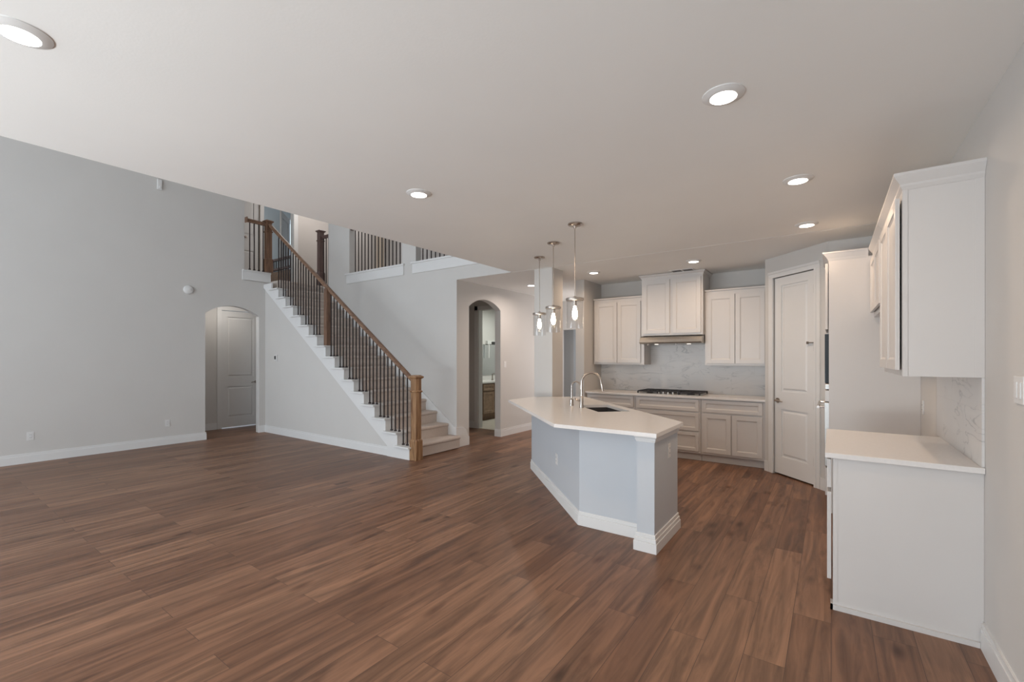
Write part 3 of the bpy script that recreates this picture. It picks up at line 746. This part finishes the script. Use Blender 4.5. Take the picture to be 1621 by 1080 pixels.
crown_right(MB(), 3.212, 4.245, UX, 2.395, True).build('crown_moulding', 'cab', c)
c = thing('wall_cabinet', 'shorter white cabinet high over the empty fridge space on the right wall', 'cabinet', (.5, 4.7, 1.83))
MB().box(UX, XR-.001, 4.25, 5.185, 1.83, 2.395).build('body', 'cab', c)
front(RU, 4.27, 4.71, 1.87, 2.34, .009, c, 'door'); front(RU, 4.72, 5.165, 1.87, 2.34, .009, c, 'door')
crown_right(MB(), 4.25, 5.185, UX, 2.395, False).build('crown_moulding', 'cab', c)
# oven tower
TX = -.018; T0, T1 = 5.19, 5.965
TF = lambda u, v, d: (TX-d, u, v)
c = thing('oven_cabinet', 'tall white oven cabinet whose plain side panel faces the fridge space', 'cabinet', (.3, 5.55, 0))
b = MB().box(TX, XR-.001, T0, T0+.02, 0, 2.39)
b.box(TX, XR-.001, T1-.02, T1, 0, 2.39).box(TX, XR-.001, T0+.02, T1-.02, 1.70, 2.39).box(TX, XR-.001, T0+.02, T1-.02, .105, .43).box(TX+.06, XR-.001, T0+.02, T1-.02, 0, .105).box(XR-.03, XR-.001, T0+.02, T1-.02, .43, 1.70)
b.build('body', 'cab', c, bevel=.001)
front(TF, T0+.02, (T0+T1)/2-.004, 1.735, 2.36, .008, c, 'door'); front(TF, (T0+T1)/2+.004, T1-.02, 1.735, 2.36, .008, c, 'door')
front(TF, T0+.02, T1-.02, .16, .42, .008, c, 'drawer', fr=.05)
mb = MB(); zz = [(.0, 2.375), (.008, 2.39), (.012, 2.40), (.04, 2.44), (.05, 2.45), (.05, 2.462)]
rings = [[mb.bm.verts.new(q) for q in ((TX-e, T0-e*.2, z), (UX-.041, T0-e*.2, z), (UX-.041, T1, z), (TX-e, T1, z))] for e, z in zz]
for a, b2 in zip(rings, rings[1:]):
    for k in range(4): mb.bm.faces.new((a[k], a[(k+1) % 4], b2[(k+1) % 4], b2[k]))
mb.bm.faces.new(rings[0][::-1]); mb.bm.faces.new(rings[-1]); mb.build('crown_moulding', 'cab', c)
mw = thing('microwave', 'built-in microwave with dark glass front, seen edge-on in the tall oven cabinet', 'microwave', (.2, 5.58, 1.16))
MB().box(TX+.005, XR-.2, T0+.04, T1-.04, 1.165, 1.695).build('body', 'steel', mw)
MB().box(TX-.032, TX+.005, T0+.012, T1-.03, 1.225, 1.69).build('glass_door', 'glassb', mw, bevel=.003)
MB().box(TX-.028, TX+.005, T0+.012, T1-.03, 1.165, 1.215).build('control_strip', 'steel', mw, bevel=.003)
ov = thing('built_in_oven', 'built-in wall oven below the microwave with a bar handle poking out, seen edge-on', 'oven', (.2, 5.58, .44))
MB().box(TX+.005, XR-.1, T0+.04, T1-.04, .435, 1.155).build('body', 'steel', ov)
MB().box(TX-.030, TX+.005, T0+.012, T1-.03, 1.05, 1.155).build('control_panel', 'plast', ov, bevel=.003)
MB().box(TX-.034, TX+.005, T0+.012, T1-.03, .44, 1.04).build('oven_door', 'steel', ov, bevel=.003)
hm = MB().tube([(TX-.085, T0+.06, .99), (TX-.085, T1-.08, .99)], .012, 14)
for yy in (T0+.09, T1-.11): hm.tube([(TX-.085, yy, .99), (TX-.03, yy, .99)], .009, 10)
hm.build('bar_handle', 'nickel', ov, smooth=True)

# ================================================================== ISLAND
def offset(poly, d):
    n = len(poly); out = []
    for i in range(n):
        p0, p1, p2 = Vector(poly[i-1]), Vector(poly[i]), Vector(poly[(i+1) % n])
        a = (p1-p0).normalized(); b = (p2-p1).normalized()
        na = Vector((a.y, -a.x)); nb = Vector((b.y, -b.x))
        k = (na+nb).normalized(); out.append(tuple(p1+k*d/max(.2, k.dot(na))))
    return out
def ring_slab(outer, hole, z0, z1):
    mb = MB()
    for z in (z0, z1):
        vo = [mb.bm.verts.new((x, y, z)) for x, y in outer]; vh = [mb.bm.verts.new((x, y, z)) for x, y in hole]
        ed = [mb.bm.edges.new((vo[i], vo[(i+1) % len(vo)])) for i in range(len(vo))] + [mb.bm.edges.new((vh[i], vh[(i+1) % len(vh)])) for i in range(len(vh))]
        bmesh.ops.triangle_fill(mb.bm, use_beauty=True, use_dissolve=False, edges=ed)
        if z == z0: lo_o, lo_h = vo, vh
        else: hi_o, hi_h = vo, vh
    for lo, hi in ((lo_o, hi_o), (lo_h, hi_h)):
        n = len(lo)
        for i in range(n): mb.bm.faces.new((lo[i], lo[(i+1) % n], hi[(i+1) % n], hi[i]))
    return mb
isl = thing('kitchen_island', 'white angled kitchen island with a wing wall at its right end', 'island', (-2.2, 4.2, 0))
body = [(-3.225, 4.985), (-1.803, 3.556), (-1.215, 3.556), (-1.215, 3.80), (-1.372, 4.288), (-2.802, 5.688), (-3.225, 5.30)]
sk_c = Vector((-2.034, 4.579)); e1 = Vector((1, -1)).normalized(); e2 = Vector((1, 1)).normalized()
hw, hd = .322, .175
pocket = [tuple(sk_c+e1*sx*(hw+.02)+e2*sy*(hd+.02)) for sx, sy in ((-1, -1), (1, -1), (1, 1), (-1, 1))]
ring_slab(body, pocket, 0, .883).build('body', 'island', isl)
wing = [(-1.213, 3.358), (-1.078, 3.358), (-1.078, 3.975), (-1.213, 3.975)]
MB().prism(wing, 0, .883).build('end_wall', 'island', isl)
# stepped base moulding only along the room sides
ob = offset([(-3.225, 4.985), (-1.803, 3.556), (-1.2, 3.556), (-1.2, 3.7), (-1.803, 3.7), (-3.225, 5.1)], .016)
ob2 = offset([(-3.225, 4.985), (-1.803, 3.556), (-1.2, 3.556), (-1.2, 3.7), (-1.803, 3.7), (-3.225, 5.1)], .009)
MB().prism(ob, 0, .09).prism(ob2, .09, .12).build('baseboard', 'trim', isl, bevel=.003)
MB().prism(offset(wing, .022), 0, .075).prism(offset(wing, .016), .075, .105).prism(offset(wing, .009), .105, .135).build('wing_baseboard', 'trim', isl, bevel=.003)
MB().prism(offset(wing, .006), .828, .840).prism(offset(wing, .012), .840, .860).prism(offset(wing, .018), .860, .883).build('capital_moulding', 'trim', isl, bevel=.003)
# cabinet doors on the kitchen side of the island
a, b = Vector((-1.372, 4.288)), Vector((-2.802, 5.688)); dirv = (b-a).normalized(); nrm = Vector((dirv.y, -dirv.x)); LN = (b-a).length
if nrm.x+nrm.y < 0: nrm = -nrm
IF = lambda u, v, d: (a.x+dirv.x*u+nrm.x*d, a.y+dirv.y*u+nrm.y*d, v)
for k in range(4):
    front(IF, LN*k/4+.012, LN*(k+1)/4-.012, .13, .86, .001, isl, 'door')
# island counter with sink cut-out
top = [(-3.435, 4.752), (-1.889, 3.263), (-1.034, 3.263), (-1.034, 3.985), (-1.644, 4.585), (-2.84, 5.755), (-3.41, 5.31)]
hole = [tuple(sk_c+e1*sx*hw+e2*sy*hd) for sx, sy in ((-1, -1), (1, -1), (1, 1), (-1, 1))]
o = thing('countertop', 'large angled pale quartz top of the kitchen island', 'countertop', (-2.2, 4.3, .884))
ring_slab(top, hole, .884, .914).build('slab', 'quartz', o)
# the island body is hollow where the basin hangs: basin is shallow and sits in a carved pocket
snk = thing('sink', 'dark undermount sink let into the island top', 'sink', (sk_c.x, sk_c.y, .70))
def SP(u, v, z): q = sk_c+e1*u+e2*v; return (q.x, q.y, z)
mb = MB(); W, D, zb_ = hw+.006, hd+.006, .70
def ringp(w_, d_, z): return [mb.bm.verts.new(SP(sx*w_, sy*d_, z)) for sx, sy in ((-1, -1), (1, -1), (1, 1), (-1, 1))]
r0 = ringp(W+.012, D+.012, .8835); r1 = ringp(W, D, .8835); r2 = ringp(W-.004, D-.004, zb_+.02); r3 = ringp(W-.025, D-.025, zb_)
for p, q in ((r0, r1), (r1, r2), (r2, r3)):
    for k in range(4): mb.bm.faces.new((p[k], p[(k+1) % 4], q[(k+1) % 4], q[k]))
mb.bm.faces.new(r3)
bo = mb.build('basin', 'sinkm', snk)
MB().lathe([(0, .001), (.038, .001), (.04, .004), (.028, .005), (0, .003)], (sk_c.x, sk_c.y, zb_), 20).build('drain', 'steel', snk, smooth=True)

# faucets
def faucet(name, label, x, y, r, hgt, reach, drop, base_r, base_h, dirx, diry, head):
    f = thing(name, label, 'faucet', (x, y, .914))
    MB().lathe([(base_r, 0), (base_r, base_h*.2), (base_r*.86, base_h*.3), (base_r*.86, base_h), (r, base_h+.012)], (x, y, .914), 20).build('base', 'nickel', f, smooth=True)
    R_ = reach/2; zc = .914+hgt-R_
    pts = [(x, y, .914+base_h), (x, y, zc)]
    for k in range(1, 15):
        a_ = PI*k/14
        q = R_-R_*math.cos(a_); pts.append((x+dirx*q, y+diry*q, zc+R_*math.sin(a_)))
    pts.append((x+dirx*(reach+.006), y+diry*(reach+.006), zc-drop))
    MB().tube(pts, r, 14).build('gooseneck_spout', 'nickel', f, smooth=True)
    p = pts[-1]
    if head:
        MB().tube([(p[0], p[1], p[2]+.015), (p[0]+dirx*.006, p[1]+diry*.006, p[2]-.02), (p[0]+dirx*.012, p[1]+diry*.012, p[2]-.065)], [r*1.1, r*1.35, r*1.2], 14).build('spray_head', 'nickel', f, smooth=True)
    return f
s2 = math.sqrt(.5)
f = faucet('kitchen_faucet', 'tall nickel gooseneck faucet beside the island sink', -2.235, 4.465, .0125, .385, .215, .03, .024, .12, .80, .60, True)
MB().tube([(-2.255, 4.45, .99), (-2.28, 4.43, 1.0), (-2.29, 4.42, 1.02)], [.012, .010, .008], 10).build('side_lever', 'nickel', f, smooth=True)
faucet('filter_faucet', 'small nickel filter tap left of the tall island faucet', -2.43, 4.60, .0075, .275, .10, .05, .026, .07, .80, .60, False)

# ================================================================== LIGHTS
def pendant(x, y, label):
    p = thing('pendant_light', label, 'pendant light', (x, y, 1.745), 'glass pendants over the island')
    L = dict(local=True)
    dz = lambda z: z-1.745
    MB().lathe([(0, dz(H)-.001), (.066, dz(H)-.001), (.068, dz(H)-.012), (.058, dz(H)-.02), (.02, dz(H)-.026), (.012, dz(H)-.045), (0, dz(H)-.045)], (0, 0, 0), 28).build('canopy', 'nickel', p, smooth=True, **L)
    MB().tube([(0, 0, dz(H)-.03), (0, 0, dz(2.04))], .0045, 10).build('stem', 'nickel', p, smooth=True, **L)
    MB().lathe([(0, dz(2.045)), (.012, dz(2.045)), (.018, dz(2.035)), (.080, dz(2.03)), (.086, dz(2.024)), (.086, dz(2.005)), (.080, dz(2.003)), (0, dz(2.003))], (0, 0, 0), 32).build('shade_cap', 'nickel', p, smooth=True, **L)
    MB().lathe([(.079, dz(2.003)), (.079, 0), (.076, 0), (.076, dz(2.003))], (0, 0, 0), 40).build('glass_shade', 'glass', p, smooth=True, label='clear glass cylinder shade', **L)
    MB().lathe([(0, dz(2.003)), (.019, dz(2.003)), (.019, dz(1.955)), (0, dz(1.955))], (0, 0, 0), 18).build('socket', 'nickel', p, smooth=True, **L)
    MB().lathe([(.012, dz(1.956)), (.014, dz(1.94)), (.024, dz(1.90)), (.027, dz(1.875)), (.022, dz(1.85)), (.012, dz(1.835)), (0, dz(1.832))], (0, 0, 0), 20).build('bulb', 'bulb', p, smooth=True, label='lit warm filament bulb', **L)
    return p
p0 = pendant(-1.978, 3.811, 'glass cylinder pendant light nearest the camera over the island')
pend = [(-1.978, 3.811), (-2.498, 4.302), (-3.003, 4.824)]
dup(p0, (-2.498, 4.302, 1.745), label='middle glass cylinder pendant light of the three over the island')
dup(p0, (-3.003, 4.824, 1.745), label='farthest glass pendant light, leftmost of the three over the island')
def recessed(x, y, label):
    r = thing('recessed_light', label, 'ceiling light', (x, y, H), 'round recessed lights in the low ceiling')
    MB().lathe([(.095, 0), (.094, -.004), (.080, -.010), (.064, -.016), (.060, -.016)], (0, 0, 0), 40).build('trim_ring', 'plast', r, local=True, smooth=True)
    MB().lathe([(.0605, -.0155), (.056, -.017), (0, -.017)], (0, 0, 0), 40).build('lens', 'lens', r, local=True, label='glowing white lens')
    return r
spots = [(-2.575, .315, 'recessed ceiling light in the upper left corner, nearest the left'),
         (-.424, 2.355, 'large-looking recessed ceiling light right of centre, nearest above the right cabinets'),
         (-2.594, 2.409, 'recessed ceiling light alone in front of the stair, near the ceiling edge'),
         (-.193, 3.783, 'recessed ceiling light close to the crowned right-hand wall cabinet, front one of two'),
         (-.19, 5.106, 'recessed ceiling light above the oven cabinet and pantry door corner'),
         (-1.472, 6.186, 'recessed ceiling light in front of the raised hood cabinet, beside the air vent'),
         (-2.879, 6.152, 'recessed ceiling light in front of the left wall cabinet near the pendants'),
         (-4.28, 6.605, 'small-looking recessed ceiling light in the hall, half hidden by the white column')]
r0 = None
for i, (x, y, lab) in enumerate(spots):
    if r0 is None: r0 = recessed(x, y, lab)
    else: dup(r0, (x, y, H), label=lab)
    l = bpy.data.lights.new('downlight', 'AREA'); l.shape = 'DISK'; l.size = .11; l.energy = (8, 5, 9, 7, 7, 7, 7, 12)[i]
    l.color = (1, .86, .76) if i == 7 else WARM; l.spread = R(165)
    o = bpy.data.objects.new('downlight', l); COL.objects.link(o); o.location = (x, y, H-.02)
# powder room lamp without a fixture; alcove and study fills added out of view
o = area('powder_room_lamp', (-6.1, 8.6, 2.66), (0, 0, 0), .3, .3, 20, (.95, 1, .92))
o = area('alcove_fill', (-9.65, 3.95, 2.66), (0, 0, 0), .5, .9, 6.5, (1, .95, .88))  # added fill hidden above the arch, brightens the alcove door
o = area('study_fill', (-4.3, 10.9, 1.5), (R(-90), 0, 0), 1.2, 1.2, 9, COOL)  # added ambient fill, the wall behind it has no window

# ================================================================== SMALL FIXTURES
v = thing('air_vent', 'white ceiling air vent with dark slots above the hood cabinet', 'vent', (-1.76, 6.75, H))
MB().box(-1.93, -1.60, 6.67, 6.83, H-.007, H-.0005).build('frame', 'plast', v)
for k in range(2):
    for j in range(4):
        MB().box(-1.905+.155*k, -1.775+.155*k, 6.69+.034*j, 6.71+.034*j, H-.0085, H-.007).build('slot', 'dark', v)
s_ = thing('smoke_detector', 'round white detector on the left wall near the arched alcove', 'smoke detector', (XL, 3.10, 2.64))
MB().lathe([(.075, 0), (.075, .012), (.068, .03), (.045, .045), (0, .05)], (XL, 3.10, 2.64), 28, axis='x').build('housing', 'plast', s_, smooth=True)
MB().lathe([(.016, .047), (.016, .054), (0, .055)], (XL, 3.10, 2.64), 14, axis='x').build('sensor', 'trim', s_, smooth=True)
m_ = thing('motion_sensor', 'tiny white sensor high on the left wall just under the ceiling edge', 'sensor', (XL, 2.687, 4.24))
MB().box(XL, XL+.035, 2.655, 2.72, 4.25, 4.42).build('housing', 'plast', m_, bevel=.008)
MB().lathe([(.018, .034), (.016, .044), (0, .05)], (XL, 2.687, 4.29), 14, axis='x').build('lens', 'trim', m_, smooth=True)

def outlet(F, u, z, label, group='wall outlets'):
    o = thing('wall_outlet', label, 'outlet', F(u, z, 0), group)
    MB().fbox(F, u-.035, u+.035, z-.057, z+.057, 0, .006).build('plate', 'plast', o, bevel=.002)
    for dz in (-.02, .02):
        MB().fbox(F, u-.017, u+.017, z+dz-.014, z+dz+.014, .006, .009).build('socket', 'trim', o, bevel=.001)
        MB().fbox(F, u-.008, u-.005, z+dz-.006, z+dz+.007, .009, .0095).fbox(F, u+.005, u+.008, z+dz-.006, z+dz+.007, .009, .0095).build('slots', 'dark', o)
    return o
LW = lambda u, v, d: (XL+d, u, v)
outlet(LW, 1.214, .37, 'white outlet low on the left wall near the left edge of the photo')
outlet(LW, 2.80, .362, 'white outlet low on the left wall near the arched alcove')
RW = lambda u, v, d: (XR-d, u, v)
outlet(RW, 5.06, 1.05, 'white outlet on the right wall in the empty fridge space')
q = s2
IW = lambda u, v, d: (-2.330+u*q-d*q, 4.086-u*q-d*q, v)
outlet(IW, 0, .41, 'white outlet on the long angled side of the island')
WW = lambda u, v, d: (-1.078+d, u, v)
outlet(WW, 3.72, .71, 'white outlet on the end wall of the island, facing right')
def switch(F, u, z, label, n=1):
    o = thing('light_switch', label, 'switch', F(u, z, 0))
    w_ = .035+.023*(n-1)
    MB().fbox(F, u-w_, u+w_, z-.057, z+.057, 0, .006).build('plate', 'plast', o, bevel=.002)
    for k in range(n):
        c_ = u+(k-(n-1)/2)*.046
        MB().fbox(F, c_-.016, c_+.016, z-.033, z+.033, .006, .010).build('rocker', 'trim', o, bevel=.001)
switch(RW, 2.70, 1.335, 'white wall switch on the right wall at the right edge of the photo', 2)
AW = lambda u, v, d: (XA+d, u, v)
switch(AW, 6.78, 1.335, 'white wall switch beside the narrow arched doorway')
t = thing('thermostat', 'small thermostat with a dark screen on the wall under the stair', 'thermostat', (-8.68, 4.40, 1.40))
MB().box(-8.735, -8.625, 4.388, 4.40, 1.395, 1.515).build('plate', 'plast', t, bevel=.003)
MB().box(-8.715, -8.665, 4.384, 4.388, 1.43, 1.495).build('screen', 'dark', t)

# ================================================================== POWDER ROOM
v = thing('bathroom_vanity', 'brown wood vanity with white top seen through the narrow arch', 'vanity', (-6.77, 8.5, 0))
VX = -6.5
VF = lambda u, vv, d: (VX+d, u, vv)
MB().box(-7.049, VX, 7.30, 9.70, .10, .865).box(-7.049, VX-.06, 7.30, 9.70, .006, .10).build('body', 'vandark', v)
for a_, b_ in ((7.32, 7.52), (7.54, 7.94), (7.99, 8.39), (8.41, 8.81), (8.86, 9.26)):
    front(VF, a_, b_, .69, .845, .001, v, 'drawer', 'vanwood', fr=.04)
    front(VF, a_, b_, .17, .665, .001, v, 'door', 'vanwood', fr=.055)
MB().box(-7.049, VX+.03, 7.29, 9.70, .866, .90).build('vanity_top', 'quartz', v, bevel=.003)
MB().box(-7.049, -7.03, 7.29, 9.70, .90, 1.0).build('splash', 'quartz', v)
m_ = thing('bathroom_mirror', 'plain mirror on the wall over the vanity, seen through the narrow arch', 'mirror', (-7.04, 8.7, 1.1))
MB().box(-7.05, -7.042, 8.38, 9.5, 1.02, 1.79).build('glass', 'mirror', m_)
b_ = thing('vanity_light', 'white wall lamp with a dark shade end over the vanity', 'wall light', (-7.0, 8.9, 1.7))
MB().box(-7.05, -6.98, 8.78, 9.20, 1.80, 1.88).build('bar', 'plast', b_, bevel=.004)
MB().box(-6.98, -6.90, 8.93, 9.05, 1.79, 1.86).build('shade', 'dark', b_, bevel=.004)
MB().tube([(-6.96, 8.80, 1.80), (-6.96, 8.80, 1.45)], .018, 10).build('hanging_arm', 'plast', b_, smooth=True)
fv = thing('bathroom_faucet', 'small dark faucet on the vanity top', 'faucet', (-6.85, 8.75, .90))
MB().lathe([(.025, 0), (.022, .03), (.014, .04), (.014, .16), (0, .165)], (-6.85, 8.80, .901), 16).build('body', 'hinge', fv, smooth=True)
MB().tube([(-6.85, 8.80, 1.05), (-6.80, 8.80, 1.07), (-6.74, 8.80, 1.04)], .011, 10).build('spout', 'hinge', fv, smooth=True)
